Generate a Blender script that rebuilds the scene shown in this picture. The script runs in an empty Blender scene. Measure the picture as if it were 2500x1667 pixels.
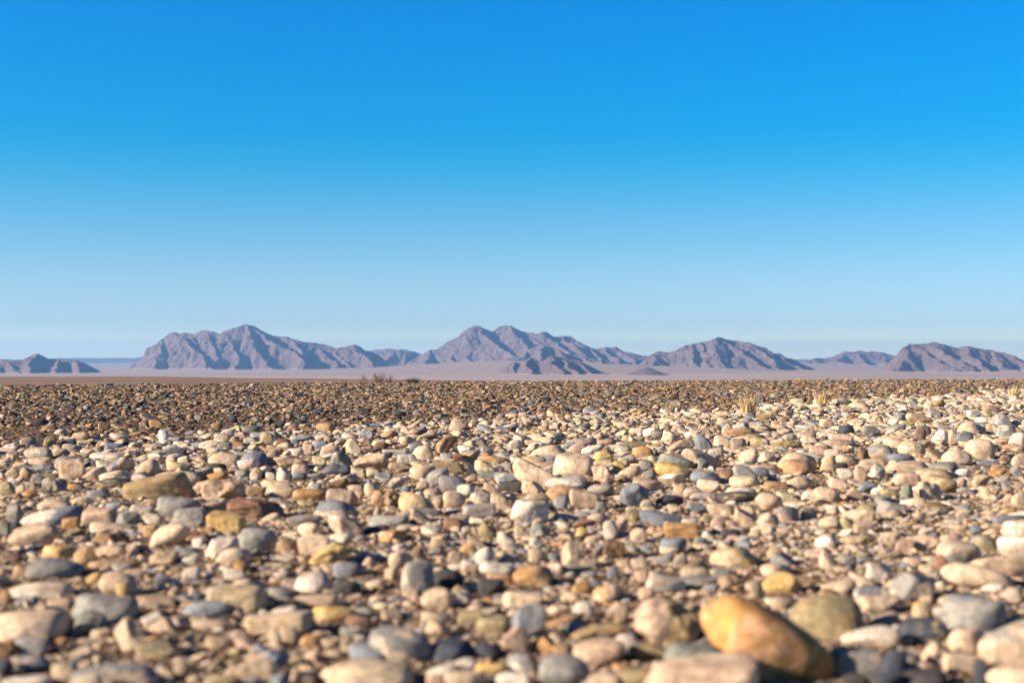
import bpy, math, random
import numpy as np
R = math.radians
C = bpy.context.scene.collection
sc = bpy.context.scene

# ------------------------------------------------------------------ camera
PW, PH, F, HY, CH = 2500.0, 1667.0, 3472.0, 872.0, 0.40   # photo size, focal length in its pixels, horizon row, eye height
cd = bpy.data.cameras.new("camera"); cam = bpy.data.objects.new("camera", cd); C.objects.link(cam)
cd.sensor_width = 36; cd.lens = F/PW*36
cam.location = (0, 0, CH); cam.rotation_euler = (R(90), 0, 0)
cd.shift_y = (HY-PH/2)/PW
cd.clip_start = 0.05; cd.clip_end = 120000
cd.dof.use_dof = True; cd.dof.focus_distance = 15.0; cd.dof.aperture_fstop = 5.0
sc.camera = cam
sc.render.resolution_x = 1024; sc.render.resolution_y = 682
# ------------------------------------------------------------------ light
SUN_EL, SUN_AZ = R(20), R(-110)          # azimuth from +Y towards +X: from the left, a little behind the camera
sd = Vd = (math.sin(SUN_AZ)*math.cos(SUN_EL), math.cos(SUN_AZ)*math.cos(SUN_EL), math.sin(SUN_EL))
w = bpy.data.worlds.new("World"); sc.world = w; w.use_nodes = True
nt = w.node_tree; N = nt.nodes; L = nt.links; N.clear()
sky = N.new('ShaderNodeTexSky'); sky.sky_type = 'NISHITA'; sky.sun_disc = False
sky.sun_elevation = SUN_EL; sky.sun_rotation = SUN_AZ; sky.air_density = 1.0; sky.dust_density = 0.3; sky.ozone_density = 3.0
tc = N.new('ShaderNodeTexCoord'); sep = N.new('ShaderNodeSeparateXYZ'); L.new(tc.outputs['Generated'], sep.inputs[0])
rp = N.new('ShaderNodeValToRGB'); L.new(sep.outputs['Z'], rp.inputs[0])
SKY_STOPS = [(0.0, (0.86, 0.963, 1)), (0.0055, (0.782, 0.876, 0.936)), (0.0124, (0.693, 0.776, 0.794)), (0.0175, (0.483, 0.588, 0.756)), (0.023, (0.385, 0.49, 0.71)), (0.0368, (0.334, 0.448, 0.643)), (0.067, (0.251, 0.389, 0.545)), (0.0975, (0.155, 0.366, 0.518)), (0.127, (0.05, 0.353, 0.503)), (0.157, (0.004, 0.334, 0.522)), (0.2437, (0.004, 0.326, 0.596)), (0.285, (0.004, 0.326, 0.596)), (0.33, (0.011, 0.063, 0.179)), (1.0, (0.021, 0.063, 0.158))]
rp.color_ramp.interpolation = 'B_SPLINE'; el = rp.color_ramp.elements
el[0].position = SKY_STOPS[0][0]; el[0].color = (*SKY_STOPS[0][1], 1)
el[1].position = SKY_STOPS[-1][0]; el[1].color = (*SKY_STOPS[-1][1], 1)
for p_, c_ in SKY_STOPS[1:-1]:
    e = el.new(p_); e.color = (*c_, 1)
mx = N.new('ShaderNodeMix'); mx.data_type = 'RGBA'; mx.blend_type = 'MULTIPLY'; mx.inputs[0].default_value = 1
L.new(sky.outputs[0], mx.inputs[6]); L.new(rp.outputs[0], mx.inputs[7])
bg = N.new('ShaderNodeBackground'); bg.inputs[1].default_value = 0.15
mr = N.new('ShaderNodeMapRange'); mr.clamp = True; L.new(sep.outputs['X'], mr.inputs[0])
for i_, v_ in enumerate((-1, 1, 1.16, .84)): mr.inputs[i_+1].default_value = v_
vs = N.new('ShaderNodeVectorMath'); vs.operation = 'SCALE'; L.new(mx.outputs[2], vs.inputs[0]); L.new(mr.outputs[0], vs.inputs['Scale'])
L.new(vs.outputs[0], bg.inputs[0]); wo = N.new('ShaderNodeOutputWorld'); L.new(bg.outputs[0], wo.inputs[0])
ld = bpy.data.lights.new("sun", 'SUN'); ld.energy = 5.0; ld.angle = R(0.53); ld.color = (1.0, 0.84, 0.66)
sun = bpy.data.objects.new("sun", ld); C.objects.link(sun)
from mathutils import Vector, Matrix
sun.rotation_euler = Vector(sd).to_track_quat('Z', 'Y').to_euler()
sc.view_settings.view_transform = 'Standard'; sc.view_settings.look = 'None'
sc.view_settings.exposure = 1.12; sc.view_settings.gamma = 1
sc.cycles.volume_bounces = 1

# ------------------------------------------------------------------ noise
class Perlin:
    def __init__(s, seed):
        g = np.random.default_rng(seed); s.p = np.tile(g.permutation(256), 3)
        a = g.random(256)*2*np.pi; s.g = np.stack([np.cos(a), np.sin(a)], 1)
    def __call__(s, x, y):
        xi = np.floor(x).astype(int); yi = np.floor(y).astype(int); fx = x-xi; fy = y-yi
        u = fx**3*(fx*(fx*6-15)+10); v = fy**3*(fy*(fy*6-15)+10)
        def gr(a, b):
            h = s.p[(s.p[(xi+a) & 255]+yi+b) & 255]
            return s.g[h, 0]*(fx-a)+s.g[h, 1]*(fy-b)
        return ((gr(0,0)*(1-u)+gr(1,0)*u)*(1-v)+(gr(0,1)*(1-u)+gr(1,1)*u)*v)*1.5
def fbm(pn, x, y, o, gain=.5):
    r = 0; a = 1
    for i in range(o): r = r+a*pn(x*2**i+i*7.3, y*2**i-i*3.1); a *= gain
    return r
def ridged(pn, x, y, o, gain=.5):
    r = 0; a = 1; wgt = 1
    for i in range(o):
        n = 1-np.abs(pn(x*2**i+i*5.7, y*2**i+i*1.9)); n = n*n*wgt; wgt = np.clip(n*1.6, 0, 1); r = r+a*n; a *= gain
    return r

# ------------------------------------------------------------------ meshes and tags
def mesh_np(name, v, f, mat=None, smooth=True, uvs=None):
    me = bpy.data.meshes.new(name); v = np.asarray(v, dtype=np.float32); f = np.asarray(f, dtype=np.int32); k = f.shape[1]
    me.vertices.add(len(v)); me.vertices.foreach_set('co', v.ravel())
    me.loops.add(f.size); me.loops.foreach_set('vertex_index', f.ravel())
    me.polygons.add(len(f)); me.polygons.foreach_set('loop_start', np.arange(len(f), dtype=np.int32)*k)
    me.polygons.foreach_set('loop_total', np.full(len(f), k, dtype=np.int32))
    me.polygons.foreach_set('use_smooth', np.full(len(f), smooth)); me.update(calc_edges=True)
    if mat: me.materials.append(mat)
    return me
def link(name, me, parent=None):
    o = bpy.data.objects.new(name, me); C.objects.link(o); o.parent = parent; return o
def tag(o, label=None, cat=None, group=None, kind=None):
    for k, v in (('label', label), ('category', cat), ('group', group), ('kind', kind)):
        if v: o[k] = v
    return o
class NT:
    def __init__(s, name):
        s.m = bpy.data.materials.new(name); s.m.use_nodes = True; s.t = s.m.node_tree; s.t.nodes.clear()
        s.out = s.t.nodes.new('ShaderNodeOutputMaterial'); s.b = s.n('ShaderNodeBsdfPrincipled'); s.l(s.b.outputs[0], s.out.inputs[0])
    def n(s, t, **k):
        x = s.t.nodes.new(t)
        for a, b in k.items(): setattr(x, a, b)
        return x
    def l(s, a, b): s.t.links.new(a, b)
    def noise(s, vec, scale, det=4, rough=.6, w=None, dist=0):
        x = s.n('ShaderNodeTexNoise', noise_dimensions='4D' if w is not None else '3D')
        x.inputs['Scale'].default_value = scale; x.inputs['Detail'].default_value = det; x.inputs['Roughness'].default_value = rough
        x.inputs['Distortion'].default_value = dist
        if vec is not None: s.l(vec, x.inputs['Vector'])
        if w is not None: s.l(w, x.inputs['W'])
        return x.outputs[0]
    def math(s, op, a, b=None, c=None, clamp=False):
        x = s.n('ShaderNodeMath', operation=op, use_clamp=clamp)
        for i, v in enumerate((a, b, c)):
            if v is None: continue
            if isinstance(v, (int, float)): x.inputs[i].default_value = v
            else: s.l(v, x.inputs[i])
        return x.outputs[0]
    def rng(s, v, a, b, c=0, d=1):
        x = s.n('ShaderNodeMapRange', clamp=True); x.interpolation_type = 'SMOOTHSTEP'; s.l(v, x.inputs[0])
        for i, q in enumerate((a, b, c, d)): x.inputs[i+1].default_value = q
        return x.outputs[0]
    def mix(s, f, a, b, mode='MIX'):
        x = s.n('ShaderNodeMix', data_type='RGBA', blend_type=mode)
        for i, v in ((0, f), (6, a), (7, b)):
            if isinstance(v, (int, float)): x.inputs[i].default_value = v
            elif isinstance(v, tuple): x.inputs[i].default_value = (*v, 1)
            else: s.l(v, x.inputs[i])
        return x.outputs[2]
    def bump(s, h, strength, dist):
        x = s.n('ShaderNodeBump'); x.inputs['Strength'].default_value = strength; x.inputs['Distance'].default_value = dist
        s.l(h, x.inputs['Height']); s.l(x.outputs[0], s.b.inputs['Normal']); return x

# ------------------------------------------------------------------ stone material: colours come from each stone's own properties
def stone_material():
    m = NT('stone'); A = {}
    for k in ('c1', 'c2', 'pm', 'rnd'):
        A[k] = m.n('ShaderNodeAttribute', attribute_type='INSTANCER', attribute_name=k)
    g = m.n('ShaderNodeTexCoord').outputs['Generated']; w = m.math('MULTIPLY', A['rnd'].outputs['Fac'], 40.0)
    sp = m.n('ShaderNodeSeparateXYZ'); m.l(g, sp.inputs[0])
    big = m.noise(g, 2.0, 3, .55, w, .4); mid = m.noise(g, 7, 5, .65, w); fine = m.noise(g, 34, 4, .75, w)
    patch = m.rng(m.math('ADD', big, m.math('MULTIPLY', m.math('SUBTRACT', mid, .5), .45)), .52, .62)
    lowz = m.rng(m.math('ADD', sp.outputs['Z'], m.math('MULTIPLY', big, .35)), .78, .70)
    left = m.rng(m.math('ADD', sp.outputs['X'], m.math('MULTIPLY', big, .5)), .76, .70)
    pm = A['pm'].outputs['Fac']
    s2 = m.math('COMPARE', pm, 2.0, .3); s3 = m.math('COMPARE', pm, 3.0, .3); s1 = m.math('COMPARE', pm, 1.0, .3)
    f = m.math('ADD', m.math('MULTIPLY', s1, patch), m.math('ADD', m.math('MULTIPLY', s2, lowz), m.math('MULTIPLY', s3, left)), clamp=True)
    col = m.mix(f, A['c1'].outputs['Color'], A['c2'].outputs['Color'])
    vein = m.n('ShaderNodeTexWave'); vein.inputs['Scale'].default_value = 1.3; vein.inputs['Distortion'].default_value = 9
    vein.inputs['Detail'].default_value = 3; vein.inputs['Detail Scale'].default_value = 1.2; m.l(g, vein.inputs['Vector']); m.l(w, vein.inputs['Phase Offset'])
    vf = m.rng(vein.outputs['Fac'], .86, .98, 0, .35)
    col = m.mix(vf, col, (.16, .12, .09))
    col = m.mix(1.0, col, m.mix(m.rng(mid, .3, .7), (.66, .64, .64), (1.18, 1.18, 1.16)), 'MULTIPLY')
    col = m.mix(m.rng(fine, .60, .74, 0, .45), col, (.13, .10, .08))
    col = m.mix(m.rng(fine, .42, .28, 0, .35), col, (.66, .56, .46))
    m.l(col, m.b.inputs['Base Color'])
    m.l(m.rng(mid, .3, .7, .62, .88), m.b.inputs['Roughness']); m.b.inputs['Specular IOR Level'].default_value = .22
    m.bump(m.math('ADD', m.math('MULTIPLY', mid, 1.0), m.math('MULTIPLY', fine, .35)), .55, .006)
    return m.m
STONE = stone_material()

PAL = dict(cr=(.67,.505,.35), wh=(.74,.64,.52), be=(.56,.41,.275), tn=(.46,.285,.15), py=(.67,.51,.29), yl=(.68,.45,.17), mu=(.40,.285,.145),
    **{'or': (.54,.30,.12)}, bo=(.50,.26,.08), pb=(.55,.31,.17), rd=(.33,.17,.115), br=(.26,.155,.09), gy=(.32,.30,.27), bg=(.235,.255,.28),
    dk=(.075,.07,.07), bd=(.06,.07,.095), ol=(.36,.285,.155), gn=(.25,.26,.215), pk=(.55,.39,.275))
WORD = dict(cr='cream', wh='off-white', be='beige', tn='tan', py='pale yellow', yl='yellow', mu='mustard', **{'or': 'orange'}, bo='orange', pb='peach',
    rd='reddish brown', br='brown', gy='grey', bg='blue-grey', dk='dark grey', bd='blackish', ol='olive', gn='greenish grey', pk='pinkish')
SHW = dict(r='rounded', f='flat', a='angular', b='blocky', k='rough lumpy')

_ico = {}
def ico(n):
    if n not in _ico:
        import bmesh
        bm = bmesh.new(); bmesh.ops.create_icosphere(bm, subdivisions=n, radius=1)
        v = np.array([x.co[:] for x in bm.verts]); bm.verts.index_update()
        f = np.array([[q.index for q in p.verts] for p in bm.faces]); bm.free()
        v /= np.linalg.norm(v, axis=1)[:, None]; _ico[n] = (v, f)
    return _ico[n]
def rand_dirs(g, n):
    d = g.normal(size=(n, 3)); return d/np.linalg.norm(d, axis=1)[:, None]
def lob(g, v, freq, n=7):
    r = 0
    for d in rand_dirs(g, n): r = r+np.sin(v@d*freq+g.random()*6.28)
    return r/math.sqrt(n)
def stone_verts(g, n, kind, tilt=0, depth=.8, flat=None):
    v, f = ico(n)
    if kind == 'b':
        a = g.normal(size=(3, 3))*.10+np.eye(3); D = np.concatenate([a, -a+g.normal(size=(3,3))*.1, rand_dirs(g, 4)]); D /= np.linalg.norm(D, axis=1)[:, None]
        P = np.concatenate([g.uniform(.72, .85, 6), g.uniform(.92, 1.08, 4)]); k = 13
    elif kind == 'a':
        m = 11; D = rand_dirs(g, m); P = g.uniform(.62, 1.0, m); k = 17
    elif kind == 'k':
        m = 12; D = rand_dirs(g, m); P = g.uniform(.7, 1.0, m); k = 9
    else:
        m = 16; D = rand_dirs(g, m); P = g.uniform(.80, 1.08, m); k = g.uniform(4.5, 8)
    D = np.concatenate([D, np.array([[0,0,1],[0,0,-1],[1,0,0],[-1,0,0],[0,1,0],[0,-1,0.]])]); P = np.concatenate([P, np.full(6, 1.0)])
    t = np.clip(v@D.T, 0, None)/P
    r = (t**k).sum(1)**(-1/k)
    r = r*(1+.035*lob(g, v, 2.5)+.012*lob(g, v, 6)+.006*lob(g, v, 13))
    if kind == 'k': r = r*(1-.07*np.abs(lob(g, v, 5))+.045*lob(g, v, 10)+.022*lob(g, v, 21)+.01*lob(g, v, 40))
    if kind in 'ab': r = r*(1+.012*lob(g, v, 9)+.006*lob(g, v, 24))
    p = v*r[:, None]
    e = flat if flat else (.42 if kind == 'f' else .62)
    p = p*np.array([1, depth, e])
    a = R(-tilt); c, s_ = math.cos(a), math.sin(a)
    p = p@np.array([[c,0,-s_],[0,1,0],[s_,0,c]])
    lo, hi = p.min(0), p.max(0)
    return (p-(lo+hi)/2)/((hi-lo)/2), f      # fills the cube -1..1

# ------------------------------------------------------------------ ground shape
RISE = Perlin(5)
def edge_r(px):   # distance of the terrace edge, from the row it is seen at
    row = np.interp(px, [-2500, 0, 1250, 2500, 5000], [948, 944, 933, 927.5, 925]); return CH*F/(row-HY)
def ground_z(x, y):
    x = np.asarray(x, float); y = np.asarray(y, float)
    r = np.hypot(x, y); fwd = np.where(y > .25*r, x/np.maximum(y, 1e-6), np.sign(x)*3.9)
    px = np.clip(1250+F*fwd, -2500, 5000)
    d = np.where(y > .25*r, y, r); re = edge_r(px)+.5*RISE(x*.35, y*.35)
    z = .018*fbm(RISE, x*.55, y*.55, 3)*np.clip((d-1.2)/3, 0, 1)*np.clip((re-d)/5, .15, 1)
    over = np.clip(d-re-.6, 0, None)
    row = np.interp(px, [-2500, 300, 420, 560, 850, 1300, 1800], [919, 919, 919.6, 922, 924.6, 930, 940])
    zp = CH-(row-HY)/F*300+.25*RISE(x*.02, y*.02)                   # brown flat below the terrace, out to 300 m
    zf = np.where(d < 150, np.maximum(-over*.09, zp-.15), zp)
    zs = np.maximum(-60, zp-(d-300)*.032)
    z = np.where(over > 0, np.where(d < 300, zf, zs), z)
    return z
def row_px(x, y, z=0.0): return HY+(CH-z)*F/y, 1250+x/y*F
def build_ground():
    rr = np.concatenate([[0.02, .3, .6, .9], np.arange(1.2, 8, .09), np.arange(8, 32, .22), np.geomspace(32, 200, 60), np.arange(205, 305, 4), np.geomspace(306, 3200, 70), np.geomspace(3400, 16000, 40)])
    a1 = np.linspace(-30, 30, 361); a2 = np.linspace(30, 330, 76)[1:-1]; az = np.radians(np.concatenate([a1, a2])); na = len(az)
    RR, AZ = np.meshgrid(rr, az, indexing='ij'); X = RR*np.sin(AZ); Y = RR*np.cos(AZ); Z = ground_z(X, Y)
    v = np.stack([X, Y, Z], -1).reshape(-1, 3); n = len(rr)
    i, j = np.meshgrid(np.arange(n-1), np.arange(na), indexing='ij'); j2 = (j+1) % na
    f = np.stack([i*na+j, i*na+j2, (i+1)*na+j2, (i+1)*na+j], -1).reshape(-1, 4)[:, ::-1]
    m = NT('desert_ground'); pos = m.n('ShaderNodeNewGeometry').outputs['Position']
    sp = m.n('ShaderNodeSeparateXYZ'); m.l(pos, sp.inputs[0])
    ln = m.n('ShaderNodeVectorMath', operation='LENGTH'); m.l(pos, ln.inputs[0]); dist = ln.outputs['Value']
    g1 = m.noise(pos, 160, 5, .7); g2 = m.noise(pos, 30, 4, .6); g3 = m.noise(pos, 2.2, 3, .5)
    soil = m.mix(m.rng(g1, .35, .65), (.075, .05, .036), (.25, .165, .105)); soil = m.mix(m.rng(g2, .4, .7, 0, .4), soil, (.32, .22, .14))
    far1 = m.noise(pos, .5, 6, .7); mp = m.n('ShaderNodeMapping'); mp.inputs['Scale'].default_value = (.02, .12, .0); m.l(pos, mp.inputs[0])
    st = m.noise(mp.outputs[0], 1, 4, .6)
    brown = m.mix(m.rng(far1, .35, .65), (.22, .145, .108), (.32, .215, .165)); brown = m.mix(m.rng(st, .55, .68, 0, .7), brown, (.42, .30, .225))
    mp2 = m.n('ShaderNodeMapping'); mp2.inputs['Scale'].default_value = (.0006, .0016, .0); m.l(pos, mp2.inputs[0])
    s2 = m.noise(mp2.outputs[0], 1, 6, .6)
    sand = m.mix(m.rng(s2, .3, .7), (.43, .31, .24), (.56, .41, .32))
    mp3 = m.n('ShaderNodeMapping'); mp3.inputs['Scale'].default_value = (.0022, .0045, .0); m.l(pos, mp3.inputs[0]); s3 = m.noise(mp3.outputs[0], 1, 5, .65)
    sand = m.mix(m.rng(s3, .54, .68, 0, .55), sand, (.33, .235, .19)); scr = m.noise(pos, .03, 5, .8); sand = m.mix(m.rng(scr, .62, .72, 0, .5), sand, (.24, .18, .14))
    c = m.mix(m.rng(dist, 34, 60), soil, brown); c = m.mix(m.rng(dist, 900, 2300), c, sand)
    m.l(c, m.b.inputs['Base Color']); m.b.inputs['Roughness'].default_value = .95; m.b.inputs['Specular IOR Level'].default_value = .1
    b = m.bump(m.math('ADD', g1, m.math('MULTIPLY', g2, 2)), .8, .012)
    tag(link('ground', mesh_np('ground', v, f, m.m)), kind='structure')
build_ground()

# ------------------------------------------------------------------ mountains
def rock_material():
    m = NT('desert_rock'); pos = m.n('ShaderNodeNewGeometry').outputs['Position']
    at = m.n('ShaderNodeAttribute', attribute_name='rock'); n1 = m.noise(pos, .02, 6, .65); n2 = m.noise(pos, .12, 5, .7)
    c = m.mix(m.rng(n1, .35, .65), (.165, .115, .115), (.235, .168, .165)); c = m.mix(m.rng(n2, .55, .75, 0, .5), c, (.30, .22, .20))
    c = m.mix(m.rng(n2, .42, .3, 0, .5), c, (.10, .07, .062))
    sand = m.mix(m.rng(n1, .3, .7), (.47, .335, .26), (.53, .385, .30))
    k = m.math('ADD', at.outputs['Fac'], m.math('MULTIPLY', m.math('SUBTRACT', n2, .5), .5))
    m.l(m.mix(m.rng(k, .4, .6), sand, c), m.b.inputs['Base Color']); m.b.inputs['Roughness'].default_value = .95
    m.b.inputs['Specular IOR Level'].default_value = .05
    m.bump(m.math('ADD', m.noise(pos, .05, 6, .7), m.math('MULTIPLY', n2, .4)), 1.0, 14); return m.m
ROCK = rock_material()
ZB = -60.0
def w3(px, py, D): return ((px-1250)/F*D, D, CH+(HY-py)/F*D)
def hills(seed, D, crest, spurs=(), aprons=(), sx=.95, sy=.66, amp=1.0, cell=5.0, pad=420, meander=90, foot=ZB, peel=1.0):
    """crest and spurs: (photo x, photo y, metres nearer than D); every one becomes a ridge line in the world"""
    pn = Perlin(seed); g = np.random.default_rng(seed); segs = []
    def line(pts, kind):
        P = []
        for q in pts:
            off = q[2] if len(q) > 2 else float(meander*pn(np.array(q[0]*.011), np.array(seed*1.7)))
            P.append(w3(q[0], q[1], D-off))
        for a, b in zip(P[:-1], P[1:]): segs.append((a, b, kind))
    line(crest, 0)
    for s_ in spurs: line(s_, 1)
    ap = []
    for s_ in aprons:
        P = [w3(q[0], q[1], q[2]) for q in s_]; ap += list(zip(P[:-1], P[1:]))
    allp = np.array([p for a, b, k in segs for p in (a, b)]); padx = pad
    x0, x1 = allp[:, 0].min()-padx, allp[:, 0].max()+padx; y0, y1 = allp[:, 1].min()-pad, allp[:, 1].max()+pad
    if ap:
        q = np.array([p for s_ in ap for p in s_]); x0 = min(x0, q[:, 0].min()-1100); x1 = max(x1, q[:, 0].max()+1100); y0 = min(y0, q[:, 1].min()-1100); y1 = max(y1, q[:, 1].max()+1100)
    nx = int((x1-x0)/cell)+1; ny = int((y1-y0)/cell)+1
    X, Y = np.meshgrid(np.linspace(x0, x1, nx), np.linspace(y0, y1, ny), indexing='ij')
    wx = 30*fbm(pn, X/170, Y/170, 4, .55)*amp; wy = 34*fbm(pn, X/200+9, Y/200+4, 4, .55)*amp
    H = np.full(X.shape, -1e9); DD = np.full(X.shape, 1e9)
    for a, b, k in segs:
        ax, ay, az_ = a; bx, by, bz = b; vx, vy = bx-ax, by-ay; L2 = vx*vx+vy*vy+1e-9
        Xw = X+wx*(.05 if k == 0 else 1.0); Yw = Y+wy
        t = np.clip(((Xw-ax)*vx+(Yw-ay)*vy)/L2, 0, 1)
        dx = Xw-(ax+t*vx); dy = Yw-(ay+t*vy); dz = az_+t*(bz-az_)
        dd = np.hypot(dx*sx/sy, dy); h = dz-dd*sy
        m_ = h > H; H = np.where(m_, h, H); DD = np.where(m_, dd, DD)
    hh = H-foot
    near = 1-.88*np.exp(-(DD/45)**2)
    gul = ridged(pn, X/120+wx/90, Y/190+wy/90, 6, .55)-1.0
    sm = fbm(pn, X/45, Y/45, 5, .6)
    env = np.clip(hh/60, 0, 1)
    H = H+amp*near*env*(15*gul)+amp*env*(9*sm)*(.3+.65*near)
    H = H-env*amp*np.abs(pn(X/21, Y/21))*3*near
    hh = H-foot; rock = np.clip(hh/2.5, 0, 1)
    H = np.where(hh > 0, foot+hh, np.maximum(foot+hh*.22, ZB-4))
    base = np.full(X.shape, ZB-3.0)
    for a, b in ap:
        ax, ay, az_ = a; bx, by, bz = b; vx, vy = bx-ax, by-ay; L2 = vx*vx+vy*vy+1e-9
        t = np.clip(((X-ax)*vx+(Y-ay)*vy)/L2, 0, 1); dd = np.hypot(X-(ax+t*vx), Y-(ay+t*vy)); hz = (az_+t*(bz-az_)+60)
        base = np.maximum(base, -60-1.5+(hz+1.5)*np.clip(1.06*np.exp(-(dd/(200+hz*11))**2)-.06, 0, 1))
    rock = np.where(base > H, 0, rock); H = np.maximum(H, base)
    v = np.stack([X, Y, H], -1).reshape(-1, 3)
    i, j = np.meshgrid(np.arange(nx-1), np.arange(ny-1), indexing='ij')
    f = np.stack([i*ny+j, (i+1)*ny+j, (i+1)*ny+j+1, i*ny+j+1], -1).reshape(-1, 4)
    me = mesh_np('hills', v, f, ROCK); at = me.attributes.new('rock', 'FLOAT', 'POINT'); at.data.foreach_set('value', rock.ravel().astype(np.float32))
    tag(link('hills', me), kind='structure')

# small dark range at the left edge
hills(11, 5650, [(-90,880),(-40,872),(0,876),(16,875),(32,878.5),(54,877.5),(72,868),(92,861),(108,868),(121,876),(145,874),(173,877.5),(188,878.5),(202,883),(217,891),(237,901)],
      spurs=[[(92,861,0),(80,880,120),(70,905,260)],[(145,874,10),(135,890,110),(128,906,220)],[(188,878,0),(192,892,80),(196,904,160)],[(16,875,0),(30,893,120),(45,908,240)],[(-40,872,0),(-20,890,120),(-5,908,230)]], sx=1.0, sy=.62, amp=.6, pad=240, meander=50)
# big massif on the left
hills(12, 7450, [(300,903),(307,899),(325,885),(340,881),(361,861),(383,839.5),(397,827),(415,812.4),(430,810.6),(439,814),(452,811.3),(473,815),(495,807),(506,804),(520,809),(533,815),(553,805),(578,798),(600,791.5),(611,795),(620,794),(640,807),(672,820),(701,822),(723,829),(752,837),(766,836),(795,843),(820,850),(850,845),(866,841),(877,845),(890,855),(908,859),(925,867),(937,880),(948,889)],
      spurs=[[(397,827,0),(392,860,180),(380,895,330)],[(430,810,0),(458,830,110),(482,856,240),(512,884,400)],[(452,811,0),(470,825,60),(485,838,110)],[(506,804,0),(515,830,110),(530,858,230),(522,898,450)],
             [(553,805,0),(570,840,190),(585,870,330),(575,901,470)],[(600,791,0),(612,830,170),(640,862,310),(665,897,440)],
             [(611,795,0),(650,826,110),(700,852,230),(735,876,350),(742,898,430)],[(701,822,0),(725,845,100),(752,868,220),(770,896,350)],[(752,837,0),(790,862,120),(822,890,270)],[(795,843,0),(830,868,110),(850,890,220)],[(866,841,0),(885,864,130),(908,886,270)]], sx=1.05, sy=.80, pad=420, foot=-57, cell=4)
# low hills joining the massifs
hills(13, 8900, [(930,868),(937,864),(958,857),(976,854),(995,859.6),(1009,862),(1022,868),(1045,876),(1070,884)],
      spurs=[[(958,857,0),(948,872,160),(940,884,300)],[(995,860,0),(985,874,170),(990,885,280)]], pad=350, foot=-48, meander=60, amp=.8, cell=6)
# central massif
hills(14, 8300, [(995,884),(1023,868),(1045,856),(1067,852),(1085,839.5),(1103,827.6),(1121,820),(1135,805),(1157,794),(1172,796),(1190,805),(1204,809),(1219,796),(1233,793),(1247,795.4),(1265,804),(1287,811),(1300,811),(1305,816),(1313,813.5),(1325,809),(1338,812),(1349,820),(1370,820),(1392,818.5),(1407,829),(1428,841),(1443,848),(1464,851),(1482,847),(1504,847.5),(1522,856),(1544,861),(1565,868),(1587,868),(1600,873)],
      spurs=[[(1060,852,0),(1048,870,150),(1040,884,280)],[(1085,840,0),(1098,860,170),(1115,884,340)],[(1103,828,0),(1130,855,180),(1156,885,380)],[(1125,819,0),(1158,842,160),(1192,866,330),(1210,884,450)],
             [(1157,794,0),(1186,820,150),(1222,848,320),(1256,868,470),(1275,880,560)],[(1238,794,0),(1262,822,170),(1290,850,340),(1318,868,480)],[(1290,811,0),(1312,838,170),(1340,856,300)],[(1325,809,0),(1358,836,190),(1385,856,330)],
             [(1380,819,0),(1398,842,180),(1425,862,320),(1450,880,500)],[(1407,829,0),(1440,856,170),(1470,874,320)],[(1482,847,0),(1492,868,220),(1510,886,420)],[(1515,851,0),(1542,872,200),(1562,889,360)]],
      aprons=[[(990,889,7700),(1150,888,7500),(1290,879,7200)],[(1290,879,7200),(1350,885,6300),(1400,900,5700)],[(1500,893,6600),(1600,893,6300)]], sx=1.05, sy=.80, pad=520, foot=-42)
# low dark hills in front of the central massif
hills(15, 5300, [(1229,897),(1244,888),(1258,884),(1270,888),(1277,884),(1294,872),(1304,875),(1317,884),(1330,878),(1349,867),(1362,872),(1370,872),(1392,875),(1414,881),(1443,894),(1464,904.6),(1480,911)],
      spurs=[[(1258,884,0),(1256,896,90),(1262,906,150)],[(1294,872,0),(1290,890,140),(1300,908,260)],[(1349,867,0),(1350,888,160),(1370,908,300),(1380,914,340)],[(1370,872,0),(1392,893,150),(1415,914,290)],[(1414,881,0),(1430,897,90),(1450,913,170)]], sx=.82, sy=.50, amp=.55, pad=280, meander=40, cell=4)
hills(28, 7100, [(1235,876),(1262,866),(1284,857),(1300,848),(1320,840),(1335,843),(1349,848),(1367,856),(1385,864),(1405,866),(1425,869),(1450,875),(1475,884)],
      spurs=[[(1284,857,0),(1275,872,130),(1262,884,250)],[(1320,840,0),(1318,862,180),(1322,882,340)],[(1349,848,0),(1372,866,150),(1395,884,280)],[(1425,869,0),(1440,880,130),(1460,892,240)]], sx=.9, sy=.6, amp=.7, pad=320, foot=-46, meander=50)
hills(16, 6500, [(1430,893),(1455,880),(1467,876),(1490,882),(1515,890),(1540,900),(1552,904)], spurs=[[(1467,876,0),(1475,890,140),(1490,902,230)]], sx=.8, sy=.5, amp=.5, pad=260, foot=-56, meander=40)
hills(17, 4800, [(1545,913),(1560,903),(1576,896),(1590,899),(1610,908),(1640,916)], sx=.40, sy=.28, amp=.35, pad=260, meander=30, cell=4)
hills(27, 5000, [(1440,915),(1465,910),(1485,911),(1510,915)], sx=.4, sy=.3, amp=.3, pad=160, meander=20, cell=4)
# right massif
hills(18, 6900, [(1560,890),(1587,868),(1609,858),(1631,860.5),(1656,852),(1672,843),(1697,837),(1722,832),(1744,826),(1757,821.5),(1773,829),(1795,830.5),(1816,834),(1838,840),(1867,848.5),(1888,861),(1914,870),(1943,879),(1964,890),(1993,901),(2008,905)],
      spurs=[[(1609,858,0),(1600,876,150),(1580,894,260)],[(1631,860,0),(1665,880,170),(1700,899,300)],[(1697,837,0),(1690,865,180),(1700,897,340)],[(1722,832,0),(1735,865,200),(1730,900,380)],[(1757,821,0),(1752,850,180),(1760,880,320),(1770,900,420)],
             [(1770,828,0),(1800,858,190),(1845,882,320),(1892,904,450)],[(1838,840,0),(1875,868,180),(1905,892,320),(1925,902,380)],[(1888,861,0),(1930,885,120),(1965,901,190)]], sx=.85, sy=.60, pad=420)
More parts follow.
